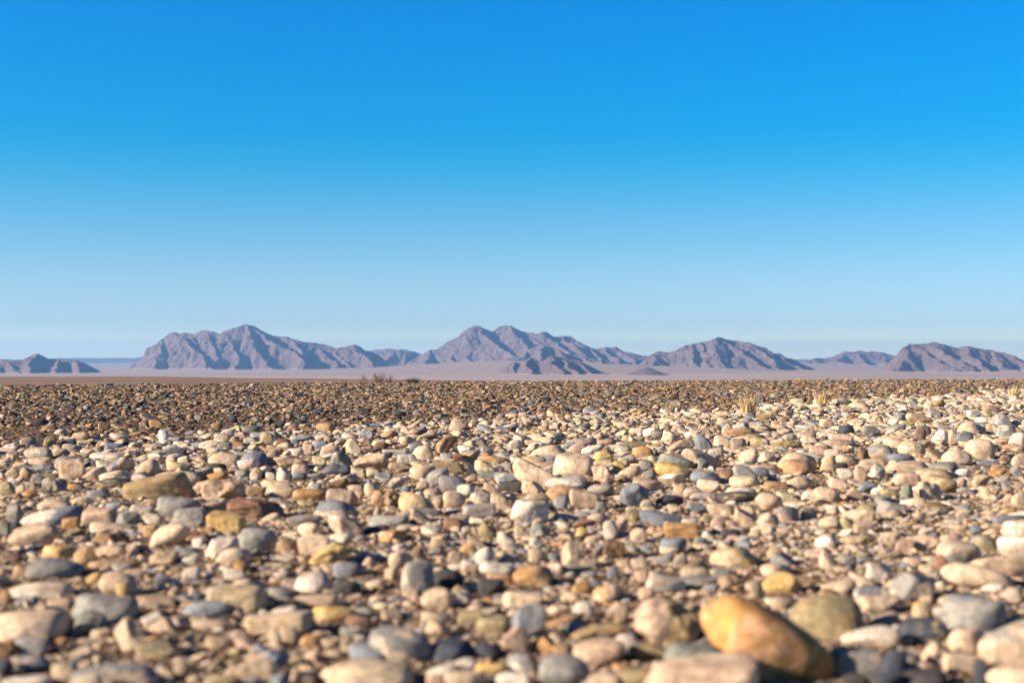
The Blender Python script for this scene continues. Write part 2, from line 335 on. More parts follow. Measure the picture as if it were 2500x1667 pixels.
# range behind on the right
hills(19, 9300, [(1935,881),(1960,879),(1975,877.5),(1990,873),(2011,875),(2029,871),(2047,863),(2062,857),(2080,859),(2098,855.4),(2120,859.4),(2134,857.6),(2156,860.5),(2185,868.4),(2230,872),(2290,880)],
      spurs=[[(2062,857,0),(2050,872,200),(2030,885,360)],[(2098,855,0),(2105,875,240),(2120,888,420)],[(2156,860,0),(2160,876,220),(2170,888,380)],[(2035,880,350),(2060,883,500),(2090,890,600)]],
      aprons=[[(1960,886,9300),(2100,893,8400)]], sx=.8, sy=.5, pad=450, foot=-46, amp=.85, cell=6)
# right edge range
hills(20, 6400, [(2145,907),(2167,898),(2188,868.4),(2210,852),(2232,838.4),(2246,839),(2264,837.7),(2280,835),(2300,840),(2322,845),(2340,848.5),(2351,845),(2369,846),(2391,850),(2420,853),(2445,859),(2470,866.6),(2500,879),(2540,892),(2580,903),(2620,908)],
      spurs=[[(2232,838,0),(2215,868,190),(2185,900,360)],[(2240,839,0),(2262,862,130),(2302,886,290),(2340,904,420)],[(2280,835,0),(2310,862,180),(2350,888,340),(2375,906,440)],[(2351,845,0),(2375,870,180),(2405,895,330),(2420,906,400)],
             [(2420,853,0),(2445,878,170),(2475,903,310)],[(2470,867,0),(2510,890,150),(2540,905,240)]], sx=.9, sy=.60, pad=420)
# blue peaks and a tableland on the horizon
hills(21, 12500, [(880,868),(901,855),(922,853),(944,850),(969,852.5),(994,852.5),(1005,856),(1027,863),(1060,872)], sx=.7, sy=.5, amp=1.3, pad=900, meander=200, cell=12)
hills(22, 14500, [(120,874.2),(173,873.6),(250,873.8),(320,873.4),(345,871.5),(350,873),(420,874)], sx=.3, sy=.2, amp=.6, pad=1300, meander=150, cell=30)
hills(23, 14500, [(1900,875),(1935,877),(1950,876),(1990,878)], sx=.3, sy=.2, amp=.6, pad=1000, meander=150, cell=30)

# ------------------------------------------------------------------ the stones one can point at, plus some blackish ones in C2 and C4 put in for shade, tile by tile of the photograph
TILES = dict(C0=(0,1380), C1=(500,1380), C2=(1000,1380), C3=(1500,1380), C4=(2000,1380), B0=(0,1200), B1=(500,1200), B2=(1000,1200), B3=(1500,1200), B4=(2000,1200),
             A0=(0,1030), A1=(500,1030), A2=(1000,1030), A3=(1500,1030), A4=(2000,1000), D0=(0,940), D1=(625,940), D2=(1250,920), D3=(1875,900))
TABLE = """
@C0
330 -50 940 200 gy r 0|broad pale grey oval stone
80 210 850 400 wh/be f 2|long off-white slab
980 110 1190 250 yl a 20
1150 100 1600 390 be/cr r -20
1340 220 1490 400 yl/or a 0
840 340 1590 680 gy/gn r -8|wide smooth grey dome
840 540 1250 760 gn/dk r 0|mottled dark green stone
-160 540 740 900 cr/be r 0|big tan boulder cut by the left edge
170 830 570 1050 gy/cr r 0
150 1030 590 1240 bg/cr r 0
-60 890 180 1080 br/or r 0
-100 1080 150 1290 bd r 0
550 390 850 520 pk/be f 5
425 460 550 550 be r 0
1300 610 1590 960 cr/be a 0
1050 740 1310 880 be r 0
820 940 1060 1100 cr a 0
590 1120 900 1340 cr/ol r 0
830 1150 1850 1400 gy/cr r 0|large grey and cream boulder at the bottom edge
30 1270 650 1400 wh/gy r 0
1840 1170 2000 1340 cr r 0
2000 1120 2180 1270 be r 0
1800 120 2120 310 bg a 0
2090 40 2310 210 wh r 0
1700 600 2040 790 be a 10
1600 870 2100 1090 ol/be a 0
1640 70 1810 160 wh f -10
155 20 340 190 tn r 0
0 300 130 450 tn r 0
630 550 850 760 rd/or k 0
1930 270 2060 390 be r 0
2150 260 2280 390 cr r -30
1400 70 1700 180 be f 0
2090 420 2660 620 bg/gy f -5
2200 630 2680 770 cr/be f 0
640 830 780 930 or r 0
@C1
220 40 470 210 wh/tn a 0
30 240 690 590 py/cr b 0|pale yellow block with a dark right side
1030 80 1450 330 wh/pk r 10
1470 180 1800 370 dk r 0
470 530 1240 830 cr/py b 6|smooth cream log-shaped stone
1230 470 1760 670 yl/cr f 0
1600 580 1940 760 br/rd r 0
1550 700 1830 830 gn/wh f 0
1890 720 2620 1110 gy/cr r -8|large grey stone with a cream flank
1650 890 2100 1110 bg r 0
1310 1110 2400 1400 cr/py r 0|largest pale cream boulder at the bottom edge
870 700 1080 880 be r 0
740 740 880 950 cr a 0
690 940 980 1180 bg k 0
380 1020 830 1330 cr/be a 0
1100 800 1350 940 or/cr r 0
1120 980 1330 1100 cr r 10
1340 840 1560 960 be r 0
1560 880 1680 1010 be a 0
-20 1240 430 1400 ol r 0
970 1150 1120 1340 be a 0
1100 1240 1320 1400 dk r 0
1040 340 1540 520 be/tn f 0
1850 180 2060 290 cr r 20
2248 -33 2640 343 gy/cr r 0|round grey stone with a cream side
2060 0 2240 180 be a 0
320 520 480 650 pk/be r 0
0 830 330 960 be f 8
@C2
130 260 500 510 be/cr r 0
130 520 520 690 cr f -18
180 640 480 830 cr/yl r -15
60 710 180 800 wh r 0
270 60 620 270 dk r 0
600 0 780 110 be r 0
800 -40 1180 130 wh/gy f -5
950 100 1200 220 tn/be r 0
780 150 1090 340 dk r 0
480 230 700 340 ol/be f 15
550 510 880 690 ol f 0
770 590 1150 790 ol/cr r 5
1190 0 1650 250 tn/or a -10
1060 300 1540 480 cr/be b -5
1170 450 1560 820 bg/gy a 0|tall blue-grey stone leaning left
1060 680 1400 1020 pk/cr a 0
1370 790 1690 1010 or/tn a 0
1860 170 2090 330 or/yl r 0
2110 220 2400 420 cr/or r 0
1870 410 2110 600 wh r 0
1800 610 2030 760 bg f 20
1850 640 2500 860 ol/tn k 15
1870 850 2470 1140 pk/cr r 0|flat pinkish cream stone
1600 890 1850 1020 tn r 0
1110 1000 1480 1250 gy/wh r 0
980 1220 1400 1400 wh/gy r 0
1480 1030 2110 1400 gy r -5|big plain grey boulder at the bottom edge
1890 1230 2400 1400 cr/be r 0
740 1110 1100 1260 yl/ol k 0
400 1190 900 1400 cr/pk r 0
190 1240 390 1380 be r 0
250 850 740 1100 bd r -8
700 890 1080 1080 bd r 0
1720 450 1840 540 be r 0
1540 460 1640 540 be r 0
1960 70 2160 160 gy/be f 0
2040 170 2240 270 bg f 0
2270 20 2400 170 bg r 0
@C3
1010 340 2540 1340 bo/pb f -31|huge orange boulder
220 370 1010 880 mu/pk k 0 3|rough boulder half pink and half mustard
1000 400 1200 580 be r 0
1060 360 1190 430 tn r 0
2020 350 2850 850 ol/tn r -5|large smooth olive boulder
1790 350 2060 520 be r 0
1550 170 1690 390 pk/wh a 0
1690 70 2130 330 yl/ol a -10
1240 110 1380 290 be r 70
1190 290 1320 400 be r 0
1100 30 1360 180 gy/be r 0
760 30 1100 160 cr f 0
690 130 1210 230 gy f 5
350 110 830 330 wh/cr f -22
240 50 400 200 be r 0
0 430 170 640 be/ol a 0
250 250 480 400 be r 0
0 780 270 970 wh/pk r 0
160 890 640 1080 ol/tn f -5
560 760 720 880 cr r 0
560 870 1390 1470 gn r -10|dark green-grey boulder
230 1050 1640 1660 pk/cr b 6|broad pinkish boulder at the bottom edge
0 1170 440 1400 ol/tn f 5
1930 130 2352 220 tn f 0
@C4
540 -20 850 200 wh/cr a 0
800 60 1370 430 gy/cr a -12|big slanting boulder patched grey and cream
380 240 820 400 bg/wh f -5
430 350 930 560 cr/be a 0
570 530 920 710 pk f 10
40 180 440 340 cr f 12
1370 -30 2200 290 cr/gy f -12|long cream slab with a black gap under it
1070 410 1290 620 be/yl r 0
1350 340 1860 480 be/cr f 0
1230 480 1510 620 wh/gy r 0
1420 350 2110 760 gy/bg r 0|high blue-grey dome
1480 720 1900 1000 cr r 0
1800 560 2760 1180 cr/gy r 15|giant cream boulder streaked grey at the right edge
1920 1140 2700 1450 cr/be r 0|tan boulder in the bottom right corner
900 600 1440 880 bd/ol r -5|dark navy stone
270 700 900 960 wh/cr f 8|smooth white wedge
830 680 990 800 wh r 0
160 940 700 1290 gy/be b -5|blocky grey stone with a tan end
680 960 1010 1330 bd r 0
900 930 1120 1170 gy/wh r -30
1170 880 1380 1110 cr r 60
1400 990 1790 1230 cr/be r 0
1110 1110 1250 1220 cr r 0
250 1230 560 1380 dk r 0
590 1230 960 1400 bd r 0
950 1200 1450 1400 dk r 0
1780 1070 1920 1380 bd a 0
1860 220 2130 330 wh/gy f 0
2130 260 2352 440 pk/gy r -10
2000 350 2160 490 cr/ol r 0
1140 0 1330 110 cr r 0
1310 -100 1480 110 rd/br r 0
@B0
270 180 970 415 bg/wh f 11 3|long stone half white and half slate blue
430 100 840 220 be/cr f 0
690 310 930 470 or/tn b 10
120 390 740 650 be/cr r 10|long tan cigar-shaped stone
80 150 270 370 gy/be a 0
110 350 250 460 bd r 0
0 340 120 520 gn r 0
940 200 1330 400 pk/be b 8
1320 240 1620 410 gn/gy a 10
1030 360 1550 500 cr/wh f -6
1500 170 1760 280 wh f -15
1640 270 1930 420 wh/tn f -25
1640 400 1830 590 tn/be r 0
1820 60 2300 330 gy r -5|large round mid-grey stone
1930 200 2400 440 gy/be a 8
1730 390 2190 690 cr/be r 30|cream bone-shaped stone tilted up to the right
480 640 860 830 yl/tn r 0
1080 640 1460 800 be r 8
830 640 1130 900 tn/ol a 0
1100 500 1490 660 br/tn a 0
1460 620 1600 800 be/ol r 0
330 750 450 860 cr r 0
740 440 1000 550 ol/cr f 5
800 560 1020 640 be f 10
0 730 260 860 br/be f 0
1880 670 2290 780 bg/gn f 8
1710 720 2050 900 be/ol k 0
2080 770 2300 890 wh/be r 10
1960 610 2220 680 be f 0
2130 480 2400 620 tn/rd a 0
300 130 440 200 wh r 0
840 70 1070 180 cr/gy r -10
455 40 600 100 cr r 0
2210 550 2352 700 wh/gy a 0
1000 840 1600 930 tn/be f 0
@B1
260 90 930 370 rd/br k 0|rough purple-brown rock split by a crack
40 260 480 530 yl b -6|bright yellow flat round stone
0 130 260 290 pk/gy f 10
660 280 880 400 cr/py r 22
940 290 1350 460 gy/br f 12
1260 120 1730 330 bg/cr r 0 2|slate dome with a cream front
1390 -30 1760 190 pk/cr a -5
1410 290 1830 560 pk/wh a -25|pink angular stone with a dark side
1060 380 1370 560 cr r 0
1080 500 1440 770 cr/be a 0
880 480 1100 590 cr/be f 0
1400 500 1710 600 wh/bg f 5
390 450 860 730 gy/gn r -14|long rounded grey-green stone
830 560 1110 740 tn/be r -10
0 550 400 820 wh/cr a 28
130 670 540 890 cr/gy r 12
1200 600 1700 880 yl/ol k 22|lumpy mustard stone
1780 410 2110 540 dk f 10
1840 290 2352 440 gy/wh f 0
2000 460 2320 620 or/be a 10
1920 -20 2260 200 tn/be k 0
2225 10 2650 270 py/yl r -8|large pale yellow rounded stone
1720 700 2060 830 gy f 0
1810 760 1960 890 be/cr r 0
2110 700 2400 900 cr/be r 0
1480 810 1850 1000 bg/pk r 0
780 830 1020 940 ol/be r 10
1060 110 1330 200 ol/be f 0
-20 440 130 570 rd f 0
1070 760 1180 840 cr r 0
1940 170 2030 330 ol/cr a 0
820 350 960 460 be/wh r 0
@B2
380 -20 640 190 cr/pk r -10
250 60 410 190 be r -20
690 -10 950 140 wh/cr r 0
600 130 1000 290 gy/be b 5
1160 90 1610 370 wh/ol b -5|pale grey faceted block
620 90 750 170 be r 0
930 0 1190 190 cr/tn a 0
0 180 365 300 gy/be f -10
0 210 270 390 cr/pk a -20
0 330 90 430 bd r 0
190 370 290 450 wh/pk r 0
390 310 630 440 br/tn f 0
480 410 600 500 cr r 0
680 310 870 400 wh/gy f 0
790 360 1010 570 ol/tn r -20
1000 480 1260 700 cr/bg r -30
570 610 780 740 yl f 10|small bright yellow pebble
700 640 980 890 wh/gy r 28
780 590 990 660 bd f 0
210 650 390 760 gy/wh r 20
240 550 480 680 be a 0
0 640 180 790 br/gy r 0
430 680 620 870 be a 0
590 790 770 940 wh/bd r 0
1380 370 1600 530 gn/wh r -10
1200 380 1310 500 be r 0
1640 430 1810 520 cr r 15
1650 250 1940 330 wh/cr f 0
1880 310 2150 420 br/tn f 0
1890 410 2060 550 yl/cr r 0
2220 330 2400 550 wh/pk r 0
1740 570 1960 900 cr/be a 0|upright cream stone
2010 500 2230 600 cr f 0
2100 620 2230 760 gy/wh a 0
2210 570 2480 800 br/or b 0
1360 660 1590 830 cr/ol r 0
820 820 1210 960 wh/gy f 0
1950 780 2160 900 be/wh a 0
1650 30 1820 180 gy/pk r 0
2130 100 2290 210 gn/gy f -15
0 800 310 940 be f 0
@B3
1620 10 1950 220 be/gy r -10
1870 0 2070 140 cr/tn r 0
460 10 800 130 bd f 8
290 70 470 180 cr r 0
320 160 490 250 cr b 0
280 210 780 380 bg a -10|sharp dark slate
120 190 300 340 ol/be r -20
0 280 160 460 cr/pk r 0
560 370 990 550 or/tn b 6|orange-brown brick-shaped stone
770 310 960 390 wh/be f 0
970 270 1150 380 ol r 0
180 420 370 600 pk/tn a 0
380 430 560 520 tn r 0
520 540 840 740 bg/cr r 0 2
900 530 1080 640 gn/gy r 0
990 470 1160 620 wh/cr r -30
1300 410 1520 500 wh/gy f 0
1210 440 1460 560 dk r 0
1140 570 1310 660 cr r 0
1060 130 1370 260 pk/be f 0
1220 210 1390 300 cr f 0
830 110 1060 240 bg/cr f 0
1430 170 1620 280 cr/pk r 15
1620 250 1900 420 cr/be r 12
1860 170 2130 370 gy/be r 0
2120 190 2330 350 gy/ol r 0
1450 320 1640 450 pk/bg r 0
1530 450 1690 570 be k 0
600 130 820 250 be k 0
1100 660 1620 890 be/yl f -16|long tapering tan stone
440 730 660 860 gy r 0
190 770 400 900 be/gy r 10
670 740 860 900 be/yl r 0
840 740 980 850 be/gy r 0
1420 580 1590 690 bg/wh f 0
1750 650 1950 800 be a 0
1560 650 1780 730 be f 0
2190 680 2390 820 cr r 10
1100 290 1290 430 pk/be a 0
1270 330 1400 430 be r 0
0 460 180 540 gy f 0
@B4
-40 530 200 690 wh/cr r 0
0 690 220 930 cr r -20
2100 340 2560 560 cr/wh r 10|rounded cream stone at the right edge
2040 520 2560 800 wh/cr r 0|white boulder at the right edge
1370 580 1870 860 cr/gy r -10|big cream stone with a grey patch
1730 520 2050 740 ol/gy r 0
1780 740 2480 1000 be/ol a -8|wide tan stone at the right edge
1970 280 2400 410 bg/gy f 0
1720 400 1890 520 bg/gn f 0
2060 190 2270 290 yl/be r 0
1000 520 1400 720 pk/be k 0
850 560 1080 730 pk/be a 0
690 510 960 690 be/bg k 0
240 520 590 640 ol/be k 0
390 220 640 390 cr/ol a 0
250 290 410 490 py/be r 70
390 370 650 520 pk/be b 5
430 150 660 260 ol f -10
610 120 980 290 gy/be a 0
1000 80 1230 190 cr f 14
1190 130 1470 230 br/dk f 0
960 0 1080 110 yl a 0
280 150 390 240 cr r 0
2200 0 2412 180 cr r 0
1590 210 1780 300 be f 0
1280 180 1500 250 ol f 0
620 700 960 800 ol/be f 15
970 770 1190 880 cr/gy r 0
1150 750 1370 800 bg f 0
240 760 430 880 gy/be r 0
730 390 870 450 wh f 0
1130 430 1340 520 wh/gy f 0
1830 320 1940 410 cr r 0
@A0
280 290 620 440 gy/be r 0|rounded grey stone on the left
330 405 590 500 cr f 0
340 480 670 590 gy/dk k -5
620 390 920 560 gy/cr r 0
670 430 1000 700 cr/tn a 0|tall cream hump with an orange foot
920 520 1220 700 cr/be r 15
1130 560 1500 720 cr/dk a 15
1240 400 1540 600 cr/bg r 30 3
1020 355 1450 450 wh/cr f -3
1540 430 1830 640 be/cr r 15
1510 570 1690 660 gy/be r 0
1520 650 1700 740 be r 0
1080 650 1520 790 dk/ol f 8
1770 560 2310 740 cr r 0
1450 600 2210 920 mu/tn b 8|large long mustard-brown block
2210 690 2412 850 be/cr r 20
360 600 510 710 bg/wh r 0
490 650 600 760 wh/gy r 0
540 660 760 840 gy/be k 0
780 720 1000 810 or/be b 0
260 790 430 895 or r 0
180 740 300 850 cr r 0
0 690 180 870 ol/cr r 0
220 530 390 650 be r -20
70 530 230 640 be r 20
300 700 430 780 be r 0
480 590 680 660 ol f 0
470 165 650 280 ol/cr a 0
630 90 770 160 wh f 12
690 190 890 270 bd r 0
1820 90 1940 250 wh/gy a 0|pointed white stone standing on end
1150 230 1320 330 be a 0
1910 290 2160 400 bd/cr r -10 3
2040 390 2170 490 wh r 0
1900 400 2040 480 be f 0
150 450 330 530 be r 0
610 300 780 390 be/tn r 0
1700 370 1880 450 wh f 0
1990 220 2140 290 wh f 0
1720 250 1890 330 gy f 0
2090 500 2200 560 dk a 0
1060 420 1150 480 bg r 0
430 150 540 210 dk r 0
@A1
40 350 420 500 cr/wh r -5|long cream stone
400 340 720 520 bg/dk r 0|speckled slate dome
380 425 620 540 wh/cr r 5|white arched stone
700 310 860 500 be/or a 0
790 390 1190 540 be/tn k 5
1000 470 1190 580 cr r 0
1010 560 1190 640 bg f 0
820 520 980 660 wh/cr r -30
700 560 820 640 wh/be r 0
1350 470 1680 610 bg/dk r 5|dark slate loaf-shaped stone
1440 330 1700 510 gn/cr a -10
1710 350 2130 540 pk/be a 0|big pinkish many-sided stone
1860 530 2040 610 cr f 10
1680 520 1860 630 cr/pk r 0
1950 575 2150 650 bg f 0
2110 620 2300 740 wh/cr r 8
1830 680 2050 840 cr r 0
1560 180 1810 340 cr/be a 0|squarish cream stone
1240 200 1430 310 bg r 15
1340 240 1510 340 cr r 22
1770 80 1950 220 bg/cr r -15 2
640 650 1030 800 py/cr r -16|smooth pale oval stone
730 750 1040 880 cr/py r 0
480 750 700 860 mu/yl r 0
1020 770 1450 910 or/be r 0|orange-tan stone with a hollow
-20 670 480 920 be/or k 0|big knobbly tan rock
-20 570 260 670 or/tn f 0
1650 700 1830 790 cr/wh r 8
1410 620 1660 760 br/ol a 20
520 510 660 640 pk/br a 0
340 540 520 620 gy f 0
0 470 250 560 dk/br f 0
1240 380 1400 500 be/cr r 0
1330 270 1560 400 be/br k 0
820 190 990 280 br/gy r 0
640 110 800 240 be a 0
700 290 1060 350 mu b 0
950 300 1140 390 wh/gy f 8
2210 370 2412 490 wh/be r 0
2110 460 2380 570 be/br a 0
2030 300 2360 360 wh/cr f 0
1940 220 2110 310 br/dk k 0
140 230 320 340 gy/wh a 0
450 170 590 260 gy/be a 0
280 160 400 240 ol/be r 20
190 80 350 150 wh f 0
1220 680 1340 780 gy r 0
2265 710 2372 790 bg r 0
1000 150 1250 220 bg f 8
1300 140 1430 190 cr r 0
270 640 480 700 gy f 12
310 220 470 300 tn/be a 0
970 200 1080 260 bg r 0
@A2
290 130 560 330 br/tn a 35|brown wedge standing on its edge
30 260 280 430 cr/be r 10
0 210 170 330 bg r 0
550 250 760 350 wh/be r 0
780 270 960 370 gy r 0
500 365 800 490 rd/or a 0|brick-red angular stone
220 450 660 590 mu/ol b 5|flat mustard block
655 455 775 600 bd r 0
745 420 1020 640 py/gn r -20 2|stone yellow above and grey below
190 510 460 720 gy/wh r 32|grey oval tilted up to the right
0 490 300 650 cr/py f 0
330 590 660 780 gy/bg r -5
540 690 750 820 wh/bg r 10
80 660 230 760 be r 0
970 560 1280 690 bg/cr r 0
990 660 1290 780 dk b 0
1180 400 1720 720 cr/be a -28|big cream wedge sloping down to the right
1380 260 1800 460 cr/gy r 5 2|stone cream on top and grey below
1645 360 2110 630 cr/be r 0|largest round cream stone of the middle ground
1970 260 2220 390 wh/bg r 15
2080 330 2352 470 yl/py a 10|yellow angular stone
2090 480 2352 690 pk/cr k 0
1550 600 2010 740 wh/gy f 0
1290 650 1540 800 cr a 0
1560 700 1960 880 tn/or r 0
1830 740 2190 950 be/ol b -12|angular tan block with a dark side
850 670 1000 810 be/tn a 0
780 380 1160 480 tn/or f -3
940 430 1060 510 ol r 0
1090 480 1190 570 gn/wh r 0
350 350 520 450 gy/pk r 0
220 330 390 400 be/yl f 0
1820 240 2050 360 be/mu k 10
1780 210 1920 300 bg r 0
1870 160 2150 250 gy/be r 0
2150 180 2352 260 be/mu k 0
1320 190 1520 260 be f 0
1360 220 1560 290 wh f 8
1130 190 1280 300 wh/cr r 0
980 270 1120 330 cr f 0
1190 320 1300 370 be r 0
1300 310 1410 370 be r 0
1340 780 1610 880 be r 10
2040 690 2352 800 gy/be f 0
720 160 890 240 gy/wh a 0
980 50 1150 120 bg f 0
450 10 680 100 be/dk f 0
0 370 90 500 gy/dk r 0
650 600 780 670 be f 0
1150 360 1300 430 pk f 0
@A3
60 670 410 940 bg/gy a -15|tall slate-blue egg-shaped stone
470 360 910 560 gn/gy f -18
460 460 910 650 yl/mu r -18|long yellow loaf-shaped stone
-20 450 130 600 yl r 0
40 500 330 640 cr/py r 18
210 620 550 750 pk/be r -16
280 440 450 560 gy a 0
300 545 480 670 gn/wh a 0
500 580 810 690 wh/be a 0
870 555 1220 700 bg r -5|round blue-grey stone
950 640 1240 780 cr/be a -8
790 720 1000 850 be r 0
860 790 1190 870 wh f 0|thin white flat stone
1280 740 1650 830 wh/cr f 0
1180 780 1700 900 dk/ol f 6|driftwood-like dark grey slab
1360 480 1650 710 gy/bg r -25
1320 610 1650 750 py/cr r 0
1560 520 1780 640 bg/gy f -10
1550 490 1920 600 be/tn r -8
1640 335 1860 480 cr/be r 0
1430 330 1660 460 cr/pk r 10
1870 350 2320 560 cr/be r -8|broad cream boulder
1930 430 2310 610 pb/rd r -5|reddish stone with a dark side
2000 520 2150 610 gy/be r 0
1950 610 2300 760 cr/be r 0
1710 670 2010 770 tn/or a 0
770 300 1230 540 cr/be a -22|sloping cream boulder
1080 290 1240 440 bg r 0
910 420 1090 560 gy/wh a 0
590 200 930 390 pk/gy a 25
920 150 1130 360 bg r -20
1140 160 1330 310 cr k 0
1090 190 1170 260 rd r 0
1320 200 1520 330 be k 0
1530 190 1800 330 ol/wh r 0
1810 220 2150 350 ol k 0
540 80 760 230 cr/be k 0
420 90 580 160 gy f 0
330 50 480 150 wh r 0
265 40 360 130 gy r 30
520 0 640 100 be/mu r 0
200 285 450 420 or/tn r 0
400 250 550 330 or/be k 0
0 260 190 360 gy/br f 0
20 215 430 290 ol/be f 0
1920 130 2080 210 wh r 0
1700 110 1810 190 be r 0
1280 50 1640 140 tn/br f 0
1230 10 1370 130 cr r 45
860 60 1120 130 be/yl k 0
640 10 820 100 be r 0
1220 0 1340 50 bg r 0
680 690 820 810 be/yl a 0
2090 100 2320 200 pk/gy k 0
2150 170 2352 290 cr k 0
1620 40 1770 90 cr r 0
2150 780 2400 920 wh/be r 0
1200 540 1360 660 rd/br a 0
2230 280 2432 400 pk/wh r 0
@A4
515 405 860 590 gy/be r 0|large domed grey stone
735 340 1000 460 cr/be r 0
900 360 1210 540 py/wh r -5|large bean-shaped cream stone
790 500 1090 600 bg/wh f 0
190 515 460 650 cr/be r -15
150 600 330 700 dk/bg r 0
430 425 560 590 br a 10
1590 155 1925 330 be/cr r -5|big smooth tan stone
1565 270 1770 405 bg r -10|smooth dark blue-grey stone
1680 335 2010 570 cr/be r -15|cream boulder behind the dark jagged stone
1920 400 2090 530 bd/bg a 0|dark jagged stone
1400 450 1750 630 cr/wh r 0
1290 240 1490 400 wh/gy r 0
1480 245 1590 400 cr a 0
2035 195 2260 360 gy/wh r 0
2180 270 2400 450 wh/cr a 0|chunky white stone at the right edge
1960 340 2170 440 be r -8
1985 50 2210 200 gy/wh a 0
490 185 700 310 gy/be r 0
230 180 400 290 bd/gy r 0
100 275 390 380 cr r 0
1080 220 1230 380 br/tn a 0
1150 190 1290 340 dk/gy r 0
820 50 1000 160 gy r 0
1000 50 1290 150 py/cr r -10
920 120 1100 190 py f 0
600 60 750 170 be/tn a 0
0 90 170 190 be/dk r 0
0 355 440 460 pk/be f 0
450 550 770 690 be/gy r 12
570 620 760 770 wh k 0|knobbly white stone
760 580 1250 720 cr/be r -5|long low cream stone
860 700 1150 860 pk/cr r 0
1120 660 1550 790 be/tn f 0
1250 730 1570 940 mu/py r -20|smooth mustard-cream stone
1110 820 1410 1050 cr k -10|lumpy cream stone
1560 660 1750 760 wh/tn a 0
1740 725 1970 850 be r 10
1840 860 2080 1000 be k 0
1580 880 1800 960 gy/be f 0
600 885 770 980 wh r 15
700 905 900 1010 mu r 10
450 820 670 940 bg/gy f -15
100 770 330 900 cr/gy r -15
210 660 390 790 wh/cr a 15
400 640 540 800 be/tn a 0
2200 490 2400 640 cr/ol a 15
2200 630 2352 770 gy a 0
1950 610 2220 760 tn/or k 0
1800 570 2090 640 bg/gy f 0
2080 510 2210 600 br k 0
1920 160 2060 290 be r 20
700 290 830 360 yl f 0
750 220 920 310 cr r 0
0 250 160 320 wh/gy f 0
0 310 110 390 dk f 0
2090 840 2240 960 mu r 0
930 850 1080 1060 gn/yl a 0
1110 540 1290 620 be r 0
160 420 350 530 be/dk a 0
1700 0 1850 90 wh/be r 0
1250 0 1400 80 gy r 0
0 520 190 700 be/yl r 0
1350 195 1500 260 gy a 0
1560 750 1700 870 pk/be a 0
-60 900 250 1080 be/pk r 0
330 910 490 1060 be/wh r 70
@D0
215 320 440 370 dk f 5
1370 310 1510 380 tn/or a 0
1710 300 1810 340 dk/bg f 0
1785 275 1860 320 gy r 0
1250 215 1325 250 cr r 10
1125 190 1205 235 dk r 10
2110 265 2180 335 bd r 30
1940 335 2050 410 br/tn a 25
2150 285 2290 325 br/dk f 0
0 265 50 295 wh f 15
430 195 560 225 dk f -8
560 290 650 350 bd/dk r -20
500 410 610 465 wh/gy f 15
1280 335 1370 385 br r 0
755 390 880 430 dk/bg f 0
1200 175 1275 235 br a 0
760 190 830 235 gy/py b 0
465 80 535 108 or/tn r 0
1190 435 1300 475 or a 0
280 90 410 125 br/dk f 0
@D1
630 325 750 385 dk r 5
260 335 360 385 wh/gy r 0
1245 230 1380 280 dk f 0
1440 220 1520 270 gy/dk r 0
930 210 1060 260 dk a 0
845 180 900 225 dk r 0
1855 145 1925 180 cr r 0
1705 210 1760 245 cr/be r 0
2205 255 2290 305 pk/br a 0
790 308 870 336 cr f 0
80 280 150 325 be/tn a 0
410 380 540 425 br/tn f 0
1870 330 1955 390 dk/gy r -20
1975 315 2045 355 gy a 0
530 90 650 145 br/tn f 0
1660 170 1740 235 br a 20
770 20 920 50 dk/gy f 0
1880 255 1970 295 gy f 0
@D2
80 260 155 320 dk r 0
915 160 1000 215 dk r 0
410 155 475 195 dk a 0
565 155 620 195 dk r 0
990 225 1100 262 dk f 0
720 340 865 405 gy/bg a 0
865 322 985 360 gn/gy f -4
120 415 190 465 dk a 0
1440 150 1535 200 br/dk r -15
1455 215 1550 265 gy/wh a 25
1515 230 1570 270 yl/cr a 0
1370 250 1435 290 dk r 0
1860 180 1920 220 dk r 0
2255 170 2320 215 dk r 0
1080 355 1195 405 be/gy r 0
325 290 450 345 tn/rd k 0
240 250 290 310 or/be a 0
85 375 220 430 gy/wh r 10
1385 90 1450 135 or/tn r 0
2000 115 2055 145 cr f 0
1920 405 2010 460 bg/pk r 10
2130 365 2220 410 bg/wh r 15
1755 370 1800 410 bd a 0
1360 410 1450 490 cr r 30
1290 40 1350 60 dk r 0
@D3
665 340 775 415 be/mu b 0
880 235 950 285 dk r 0
910 225 985 258 cr r 0
1965 325 2125 395 be/ol b 3
1785 320 1840 385 gy a 0
1470 360 1580 430 bg/cr r -15
1570 370 1650 440 be/tn a 0
1820 375 1930 430 cr/pk r 0
2145 375 2270 410 br/dk f 0
1280 135 1330 165 or r 0
1190 180 1270 220 be/gy r 0
1775 235 1850 285 be/yl a 0
1460 220 1520 250 or/tn r 0
300 165 340 195 dk r 0
1935 160 1985 205 gy/gn a 0
2045 165 2095 195 cr r 0
890 185 965 220 gy/dk r 0
750 420 830 470 rd/tn a 0
515 355 585 390 cr/gn f 0
600 425 680 460 bg r 10
"""
stones = []
for ln in TABLE.strip().splitlines():
    if ln[0] == '@': tl = ln[1:]; ox, oy = TILES[tl]; sc_ = 4.704 if tl[0] != 'D' else 3.763; continue
    body, _, nick = ln.partition('|'); q = body.split(); x0, y0, x1, y1 = [float(a)/sc_ for a in q[:4]]
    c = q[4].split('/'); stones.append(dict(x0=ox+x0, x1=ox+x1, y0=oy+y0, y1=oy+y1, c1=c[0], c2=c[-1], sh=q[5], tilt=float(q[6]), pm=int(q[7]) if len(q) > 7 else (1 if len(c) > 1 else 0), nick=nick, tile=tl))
G = np.random.default_rng(77)
